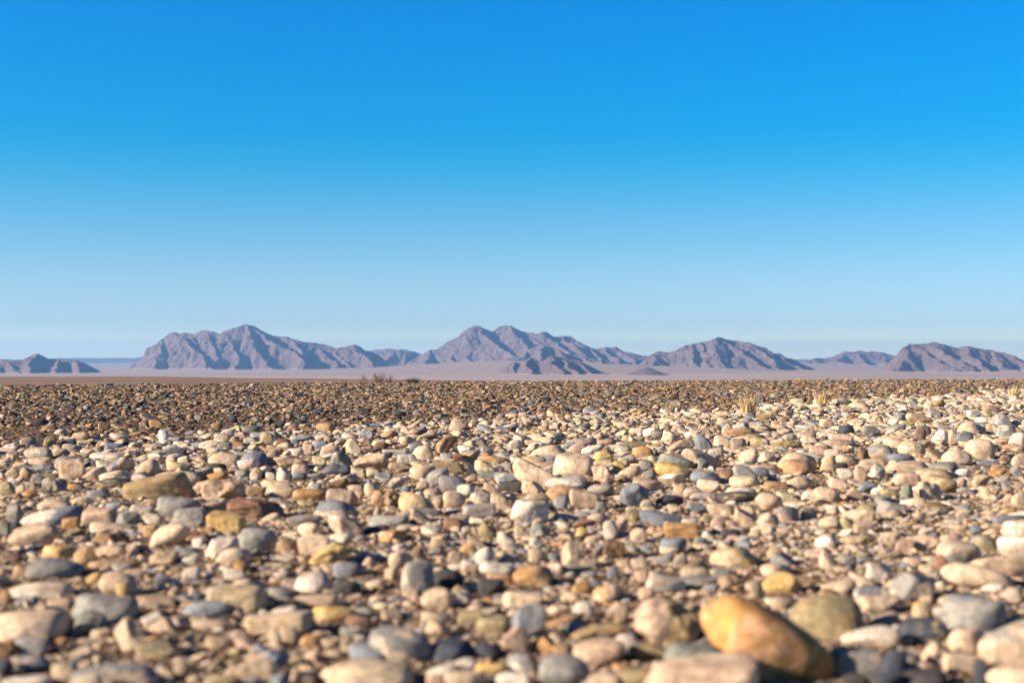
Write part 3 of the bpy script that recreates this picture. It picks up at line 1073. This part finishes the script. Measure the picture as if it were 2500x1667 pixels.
for k, s in enumerate(stones):
    s['w'] = s['x1']-s['x0']; s['h'] = s['y1']-s['y0']; s['area'] = (min(s['x1'], 2500)-max(s['x0'], 0))*(min(s['y1'], 1667)-s['y0']); s['cx'] = (s['x0']+s['x1'])/2
    df = CH*F/(s['y1']-HY); W = s['w']*df/F; dep = W*G.uniform(.66, .9)
    if s['w'] > 2.6*s['h']: dep *= .75
    for _ in range(3):
        dc = df+dep*.42; W = s['w']*dc/F; dep = min(dep, W*.95); zt = CH-(s['y0']-HY)*dc/F
    zt = max(zt, .16*W)
    gz = float(ground_z((s['cx']-1250)/F*dc, dc)); H = zt*1.28
    s.update(W=W, dep=dep, H=H, zt=zt, d=dc, X=(s['cx']-1250)/F*dc, df=df, gz=gz, zc=zt-H/2+gz*.5)
order = sorted(stones, key=lambda s: -s['area'])
things = order[:300]; rest = order[300:]

# ---- labels: look, size and the nearest stone that has a look of its own
def size_word(s):
    a = s['area']; return 'very large' if a > 14000 else 'large' if a > 6500 else 'mid-sized' if a > 3200 else 'small'
def look(s):
    if s['nick']: return s['nick']
    c = WORD[s['c1']]
    if s['pm'] and s['c2'] != s['c1']: c += ' and '+WORD[s['c2']]
    return size_word(s)+' '+c+' '+SHW[s['sh']]+' stone'
anchors = [s for s in things if s['nick']]
def mid(s): return ((s['x0']+s['x1'])/2, (s['y0']+s['y1'])/2)
def direc(s, a):
    dx = mid(s)[0]-mid(a)[0]; dy = (mid(s)[1]-mid(a)[1])
    h = 'right' if dx > 0 else 'left'; v = 'in front' if dy > 0 else 'behind'
    ax_, ay_ = abs(dx)/((s['w']+a['w'])/2), abs(dy)/((s['h']+a['h'])/2)
    if ax_ > 2.2*ay_: return 'just '+h+' of'
    if ay_ > 2.2*ax_: return v+(' of' if v == 'in front' else '')
    return v+' and '+h+' of'
def where(s):
    x, y = mid(s)
    hx = 'far left' if x < 420 else 'left' if x < 950 else 'middle' if x < 1550 else 'right' if x < 2080 else 'far right'
    vy = 'closest foreground' if y > 1500 else 'foreground' if y > 1370 else 'nearer middle ground' if y > 1230 else 'middle ground' if y > 1110 else 'farther pale stones'
    return '%s of the %s' % (hx, vy)
used = {}
for s in sorted(things, key=lambda s: (0 if s['nick'] else 1, -s['area'])):
    cand = []
    if s['nick']: cand.append(s['nick']+', '+where(s))
    na = sorted((a for a in anchors if a is not s), key=lambda a: math.hypot(mid(a)[0]-mid(s)[0], 1.5*(mid(a)[1]-mid(s)[1])))[:6]
    L0 = look(s)
    for a in na: cand.append(L0+' '+direc(s, a)+' the '+a['nick'])
    for a in na[:3]: cand.append(L0+' '+direc(s, a)+' the '+a['nick']+', farther off')
    for c in cand:
        if c not in used and len(c.split()) <= 16: break
    else: c = (L0+', '+where(s)); c = c if c not in used else c+' '+str(len(used))
    used[c] = 1; s['label'] = c
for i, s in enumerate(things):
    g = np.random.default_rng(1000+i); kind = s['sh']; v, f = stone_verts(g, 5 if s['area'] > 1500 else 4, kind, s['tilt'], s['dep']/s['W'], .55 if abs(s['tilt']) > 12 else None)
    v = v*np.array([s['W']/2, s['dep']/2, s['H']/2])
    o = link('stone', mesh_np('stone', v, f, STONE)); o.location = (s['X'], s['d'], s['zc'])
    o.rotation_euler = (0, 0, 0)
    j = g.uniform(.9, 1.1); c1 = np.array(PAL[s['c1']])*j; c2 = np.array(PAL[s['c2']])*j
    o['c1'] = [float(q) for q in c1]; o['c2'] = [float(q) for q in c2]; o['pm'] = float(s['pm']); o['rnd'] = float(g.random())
    tag(o, s['label'], 'stone', 'stones lying on the gravel plain')  # a few of the blackish ones are shade modelled as stones

# ------------------------------------------------------------------ the uncountable rest: one point cloud, stones set on its points
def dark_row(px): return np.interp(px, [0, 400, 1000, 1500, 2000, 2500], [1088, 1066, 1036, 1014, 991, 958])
def scatter(n, r0, r1, half, seed):
    g = np.random.default_rng(seed); y = np.sqrt(g.uniform(r0**2, r1**2, n)); x = y*g.uniform(-1, 1, n)*half+g.uniform(-.5, .5, n)
    return np.stack([x, y], 1)
def frame_area(r0, r1, half): return (r1**2-r0**2)*half
PALE = ['cr']*40+['be']*26+['wh']*10+['gy']*10+['bg']*9+['tn']*5+['py']*4+['pk']*4+['ol']*2+['br']*2+['dk']*2+['or']*1+['mu']*1+['gn']*2
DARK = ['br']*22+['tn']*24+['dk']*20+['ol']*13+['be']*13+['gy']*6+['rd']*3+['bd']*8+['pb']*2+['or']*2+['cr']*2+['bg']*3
GRAV = ['be']*38+['cr']*24+['tn']*14+['gy']*8+['br']*8+['dk']*6+['pk']*6+['or']*4+['wh']*4
pts = {k: [] for k in ('p', 's', 'r', 'c1', 'c2', 'pm', 'rnd', 'id')}
NR, NA = 16, 12           # rounded and angular source shapes
def put(P, Z, S, ROT, names, dark, seed):
    g = np.random.default_rng(seed); n = len(P)
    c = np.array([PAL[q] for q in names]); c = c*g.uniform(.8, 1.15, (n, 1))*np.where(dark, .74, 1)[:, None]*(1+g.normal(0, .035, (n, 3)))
    alt = np.array([PAL[q] for q in g.choice(['cr', 'gy', 'be', 'br', 'wh'], n)]); alt = np.where(dark[:, None], alt*.6, alt)
    pts['p'].append(np.column_stack([P, Z])); pts['s'].append(S); pts['r'].append(ROT); pts['c1'].append(c); pts['c2'].append(alt)
    pts['pm'].append((g.random(n) < .42).astype(float)); pts['rnd'].append(g.random(n))
    ang = np.where(dark, g.random(n) < .75, g.random(n) < .42)
    pts['id'].append(np.where(ang, NR+g.integers(0, NA, n), g.integers(0, NR, n)))
def sized(P, wlo, whi, power, seed, pal_pale=PALE, dark_scale=.75, flat=(.28, .66), keep_boxes=True, sep=None, clump=False):
    g = np.random.default_rng(seed); n = len(P); row, px = row_px(P[:, 0], P[:, 1]); re = edge_r(px)
    W = wlo*(1-g.random(n)*(1-(wlo/whi)**power))**(-1/power)
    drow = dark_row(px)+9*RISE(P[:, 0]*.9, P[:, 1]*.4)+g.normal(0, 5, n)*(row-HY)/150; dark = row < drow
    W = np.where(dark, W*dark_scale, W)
    fl = g.uniform(*flat, n); H = W*fl*.8; D_ = W*g.uniform(.65, 1.0, n)
    ok = (P[:, 1] < re+.25)
    if keep_boxes:      # nothing inside a placed stone, nothing tall in front of it
        top = HY+(CH-H*.62)*F/P[:, 1]; hw = W/2/P[:, 1]*F
        for s in stones:
            e = ((P[:, 0]-s['X'])/(s['W']/2+W*.35))**2+((P[:, 1]-s['d'])/(s['dep']/2+W*.3))**2 < 1
            lim = s['y0']+s['h']*(.80 if s['area'] > 900 else .6)
            f_ = (P[:, 1] < s['d']) & (px+hw*.8 > s['x0']) & (px-hw*.8 < s['x1']) & (top < lim) & (row > s['y0'])
            ok &= ~(e | f_)
    if clump: ok &= g.random(n) < np.clip(.62+1.1*fbm(RISE, P[:, 0]*1.7+31, P[:, 1]*.9+7, 3), .12, 1)
    if sep:             # keep the larger ones apart
        idx = np.where(ok)[0]; idx = idx[np.argsort(-W[idx])]; grid = {}; cs = whi; keep = np.zeros(n, bool)
        for i in idx:
            x, y = P[i]; ci, cj = int(x//cs), int(y//cs); good = True
            for a in (-1, 0, 1):
                for b in (-1, 0, 1):
                    for k in grid.get((ci+a, cj+b), ()):
                        if (x-P[k, 0])**2+(y-P[k, 1])**2 < (sep*(W[i]+W[k])/2)**2: good = False; break
                    if not good: break
                if not good: break
            if good: keep[i] = True; grid.setdefault((ci, cj), []).append(i)
        ok &= keep
    P, W, H, D_, dark = P[ok], W[ok], H[ok], D_[ok], dark[ok]; n = len(P); g = np.random.default_rng(seed+1)
    if n == 0: return
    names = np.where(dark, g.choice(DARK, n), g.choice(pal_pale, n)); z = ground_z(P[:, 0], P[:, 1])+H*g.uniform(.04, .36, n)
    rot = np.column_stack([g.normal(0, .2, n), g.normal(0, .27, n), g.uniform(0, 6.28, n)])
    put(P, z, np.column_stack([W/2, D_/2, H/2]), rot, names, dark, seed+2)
HALF = .48
A_ = frame_area
sized(scatter(int(A_(1.3,4.5,HALF)*150), 1.3, 4.5, HALF, 1), .03, .07, 2.4, 101, sep=.7, clump=True)
sized(scatter(int(A_(4.5,11,HALF)*230), 4.5, 11, HALF, 2), .042, .115, 2.3, 102, sep=.64, clump=True)
sized(scatter(int(A_(11,29,HALF)*240), 11, 29, HALF, 3), .048, .14, 2.2, 103, sep=.60, dark_scale=.64)
sized(scatter(int(A_(1.3,4.5,HALF)*1100), 1.3, 4.5, HALF, 4), .012, .035, 1.6, 104)
sized(scatter(int(A_(4.5,11,HALF)*420), 4.5, 11, HALF, 5), .014, .042, 1.3, 105)
sized(scatter(int(A_(11,29,HALF)*420), 11, 29, HALF, 6), .022, .05, 1.2, 106)
sized(scatter(int(A_(1.3,6,HALF)*6000), 1.3, 6, HALF, 7), .004, .013, 1.2, 107, pal_pale=GRAV, keep_boxes=False)
# the smaller stones of the table
g = np.random.default_rng(5); n = len(rest)
put(np.array([[s['X'], s['d']] for s in rest]), np.array([s['zc'] for s in rest]), np.array([[s['W']/2, s['dep']/2, s['H']/2] for s in rest]),
    np.column_stack([np.zeros(n), [-R(s['tilt'])*.7 for s in rest], np.zeros(n)]), [s['c1'] for s in rest], np.array([s['sh'] in 'abk' and s['y1'] < 1030 for s in rest]), 9)
cat = {k: np.concatenate(v) for k, v in pts.items()}; NP = len(cat['p']); print('scattered stones', NP)
me = bpy.data.meshes.new('gravel'); me.vertices.add(NP); me.vertices.foreach_set('co', cat['p'].astype(np.float32).ravel()); me.update()
for k, ty, key in (('s', 'FLOAT_VECTOR', 'vector'), ('r', 'FLOAT_VECTOR', 'vector')):
    a = me.attributes.new('st_'+k, ty, 'POINT'); a.data.foreach_set(key, cat[k].astype(np.float32).ravel())
for k in ('c1', 'c2'):
    a = me.attributes.new(k, 'FLOAT_COLOR', 'POINT'); a.data.foreach_set('color', np.column_stack([np.clip(cat[k], 0, 1), np.ones(NP)]).astype(np.float32).ravel())
for k in ('pm', 'rnd'):
    a = me.attributes.new(k, 'FLOAT', 'POINT'); a.data.foreach_set('value', cat[k].astype(np.float32))
a = me.attributes.new('st_id', 'INT', 'POINT'); a.data.foreach_set('value', cat['id'].astype(np.int32))
src = bpy.data.collections.new('gravel_shapes')
for i in range(NR+NA):
    gg = np.random.default_rng(300+i); kind = ('r' if i % 4 else 'f') if i < NR else 'abka'[i % 4]
    v, f = stone_verts(gg, 4, kind); so = bpy.data.objects.new('pebble_%02d' % i, mesh_np('pebble', v, f, STONE)); src.objects.link(so)
ng = bpy.data.node_groups.new('set_stones', 'GeometryNodeTree'); ng.interface.new_socket('Geometry', in_out='INPUT', socket_type='NodeSocketGeometry')
ng.interface.new_socket('Geometry', in_out='OUTPUT', socket_type='NodeSocketGeometry'); nn = ng.nodes; ll = ng.links
gi = nn.new('NodeGroupInput'); go = nn.new('NodeGroupOutput'); ip = nn.new('GeometryNodeInstanceOnPoints'); ci = nn.new('GeometryNodeCollectionInfo')
ci.inputs['Collection'].default_value = src; ci.inputs['Separate Children'].default_value = True; ci.inputs['Reset Children'].default_value = True
ll.new(gi.outputs[0], ip.inputs['Points']); ll.new(ci.outputs[0], ip.inputs['Instance']); ip.inputs['Pick Instance'].default_value = True
def na_(name, ty):
    x = nn.new('GeometryNodeInputNamedAttribute'); x.data_type = ty; x.inputs[0].default_value = name; return x.outputs[0]
e2r = nn.new('FunctionNodeEulerToRotation'); ll.new(na_('st_r', 'FLOAT_VECTOR'), e2r.inputs[0])
ll.new(na_('st_id', 'INT'), ip.inputs['Instance Index']); ll.new(e2r.outputs[0], ip.inputs['Rotation']); ll.new(na_('st_s', 'FLOAT_VECTOR'), ip.inputs['Scale'])
ll.new(ip.outputs[0], go.inputs[0])
go_ = link('gravel', me); md = go_.modifiers.new('stones', 'NODES'); md.node_group = ng
tag(go_, 'dense cover of pebbles and small stones between the larger ones, brown towards the back', 'gravel', kind='stuff')

# ------------------------------------------------------------------ dry grass and bushes
def plant_material(name, a, b):
    m = NT(name); n = m.noise(m.n('ShaderNodeNewGeometry').outputs['Position'], 40, 3)
    m.l(m.mix(m.rng(n, .3, .7), a, b), m.b.inputs['Base Color']); m.b.inputs['Roughness'].default_value = .8; return m.m
STRAW = plant_material('straw', (.66, .49, .25), (.85, .68, .40)); TWIG = plant_material('dry_twigs', (.52, .37, .29), (.66, .48, .38)); GREEN = plant_material('dusty_leaves', (.10, .09, .035), (.19, .15, .06))
def blades(g, n, rad, h, wdt, lean, twig=0, bushy=False):
    V = []; Fc = []
    def ribbon(p, q, w0, w1, bend):
        k = len(V); m_ = (p+q)/2+bend
        for c_, ww in ((p, w0), (m_, (w0+w1)/2), (q, w1)):
            for a in range(3):
                an = a*2.094; V.append(c_+np.array([math.cos(an), math.sin(an), 0])*ww)
        for s_ in (0, 3):
            for a in range(3):
                b_ = (a+1) % 3; Fc.append((k+s_+a, k+s_+b_, k+s_+3+b_, k+s_+3+a))
    for i in range(n):
        a = g.uniform(0, 6.28); r_ = rad*math.sqrt(g.random())*(.45 if not bushy else .6); p = np.array([math.cos(a)*r_, math.sin(a)*r_, -.01])
        a2 = a+g.normal(0, .8); l_ = h*g.uniform(.5, 1.05); t_ = lean*g.uniform(.2, 1.2)
        q = p+np.array([math.cos(a2)*math.sin(t_), math.sin(a2)*math.sin(t_), math.cos(t_)])*l_
        ribbon(p, q, wdt, wdt*.3, g.normal(0, .06, 3)*h)
        for _ in range(twig):
            u = g.uniform(.3, .95); b0 = p+(q-p)*u; d = rand_dirs(g, 1)[0]; d[2] = abs(d[2])*.8; ribbon(b0, b0+d*h*g.uniform(.12, .3), wdt*.6, wdt*.25, g.normal(0, .02, 3)*h)
    return np.array(V), np.array(Fc)
def at_px(px, row): 
    d = CH*F/(row-HY); return (px-1250)/F*d, d
def grass(px, row, wpx, hpx, n, label, seed, mat=None, lean=.55, twig=0, name='grass_tuft', cat_='grass tuft', group='dry grass tufts among the stones'):
    x, y = at_px(px, row); g = np.random.default_rng(seed); W = wpx*y/F; H = hpx*y/F*(1.5 if not twig else 1.1)
    v, f = blades(g, int(n*1.5) if not twig else n, W/2, H, max(.0012, (2.8 if not twig else .7)*y/F), lean, twig, bushy=twig > 0)
    o = link(name, mesh_np(name, v, f, mat or STRAW, smooth=False)); o.location = (x, y, float(ground_z(x, y))); tag(o, label, cat_, group)
grass(1826, 1016, 34, 42, 46, 'tallest straw-coloured grass tuft, at the border of dark and pale stones', 1)
grass(1868, 1024, 44, 22, 40, 'low wide straw tuft just right of the tallest grass tuft', 2, lean=.8)
grass(1636, 1008, 22, 20, 22, 'small straw tuft left of the tallest grass tuft', 3)
grass(2004, 996, 20, 28, 26, 'narrow straw tuft right of the low wide tuft, at the border', 4, lean=.4)
grass(1766, 996, 30, 12, 20, 'faint short tuft between the small and the tallest grass tufts', 5, lean=.8)
grass(1562, 1012, 18, 14, 20, 'tiny straw tuft farthest left of the ones on the dark border', 6)
grass(2476, 976, 18, 22, 22, 'straw tuft near the right edge, among pale stones', 7, lean=.5)
grass(780, 1046, 16, 18, 22, 'orange-brown tuft on the left part of the dark stones', 8, lean=.7)
grass(1878, 1042, 20, 14, 16, 'tiny tuft among pale stones below the low wide tuft', 9)
BG = 'bushes on the edge of the stony flat'
grass(924, 934, 26, 28, 60, 'dry reddish bush standing highest above the stony edge', 21, TWIG, .6, 4, 'dry_bush', 'bush', BG)
grass(890, 934, 16, 28, 16, 'thin wispy bush leftmost of the row on the stony edge', 22, TWIG, .5, 3, 'dry_bush', 'bush', BG)
grass(950, 934, 22, 24, 22, 'sparse dry bush right of the reddish one on the edge', 23, TWIG, .7, 3, 'dry_bush', 'bush', BG)
grass(985, 932, 14, 16, 18, 'small twiggy bush left of the green one on the edge', 24, TWIG, .7, 3, 'dry_bush', 'bush', BG)
grass(1006, 933, 36, 16, 90, 'low dark green bush on the stony edge', 25, GREEN, 1.0, 6, 'green_bush', 'bush', BG)
grass(1951, 930, 14, 10, 40, 'small pale dry bush on the stony edge towards the right', 26, STRAW, .9, 3, 'dry_bush', 'bush', BG)
for i, (px, wp) in enumerate(((2318, 14), (2352, 20), (2400, 18), (2440, 22), (2486, 20))):
    grass(px, 928.5, wp, 9, 30, ['', ][0] or ('%s pale dry bush of the low row at the right end of the edge' % ['first', 'second', 'third', 'fourth', 'rightmost'][i]), 30+i, STRAW, .95, 2, 'dry_bush', 'bush', 'low dry bushes at the right end of the edge')

# ------------------------------------------------------------------ haze: one box of air round everything but the sky
def haze():
    import bmesh
    bm = bmesh.new(); bmesh.ops.create_cube(bm, size=1); me = bpy.data.meshes.new('haze'); bm.to_mesh(me); bm.free()
    o = link('haze', me); o.scale = (34000, 34000, 265); o.location = (0, 0, -85+132.5); tag(o, 'thin bluish desert air over the plain', 'haze', kind='stuff')
    m = bpy.data.materials.new('haze'); m.use_nodes = True; t = m.node_tree; t.nodes.clear(); out = t.nodes.new('ShaderNodeOutputMaterial')
    v = t.nodes.new('ShaderNodeVolumePrincipled'); v.inputs['Color'].default_value = HAZE_COL; v.inputs['Density'].default_value = HAZE_D; v.inputs['Anisotropy'].default_value = .3
    t.links.new(v.outputs[0], out.inputs['Volume']); me.materials.append(m)
HAZE_COL = (.25, .55, 1.0, 1); HAZE_D = 7.4e-5
haze()
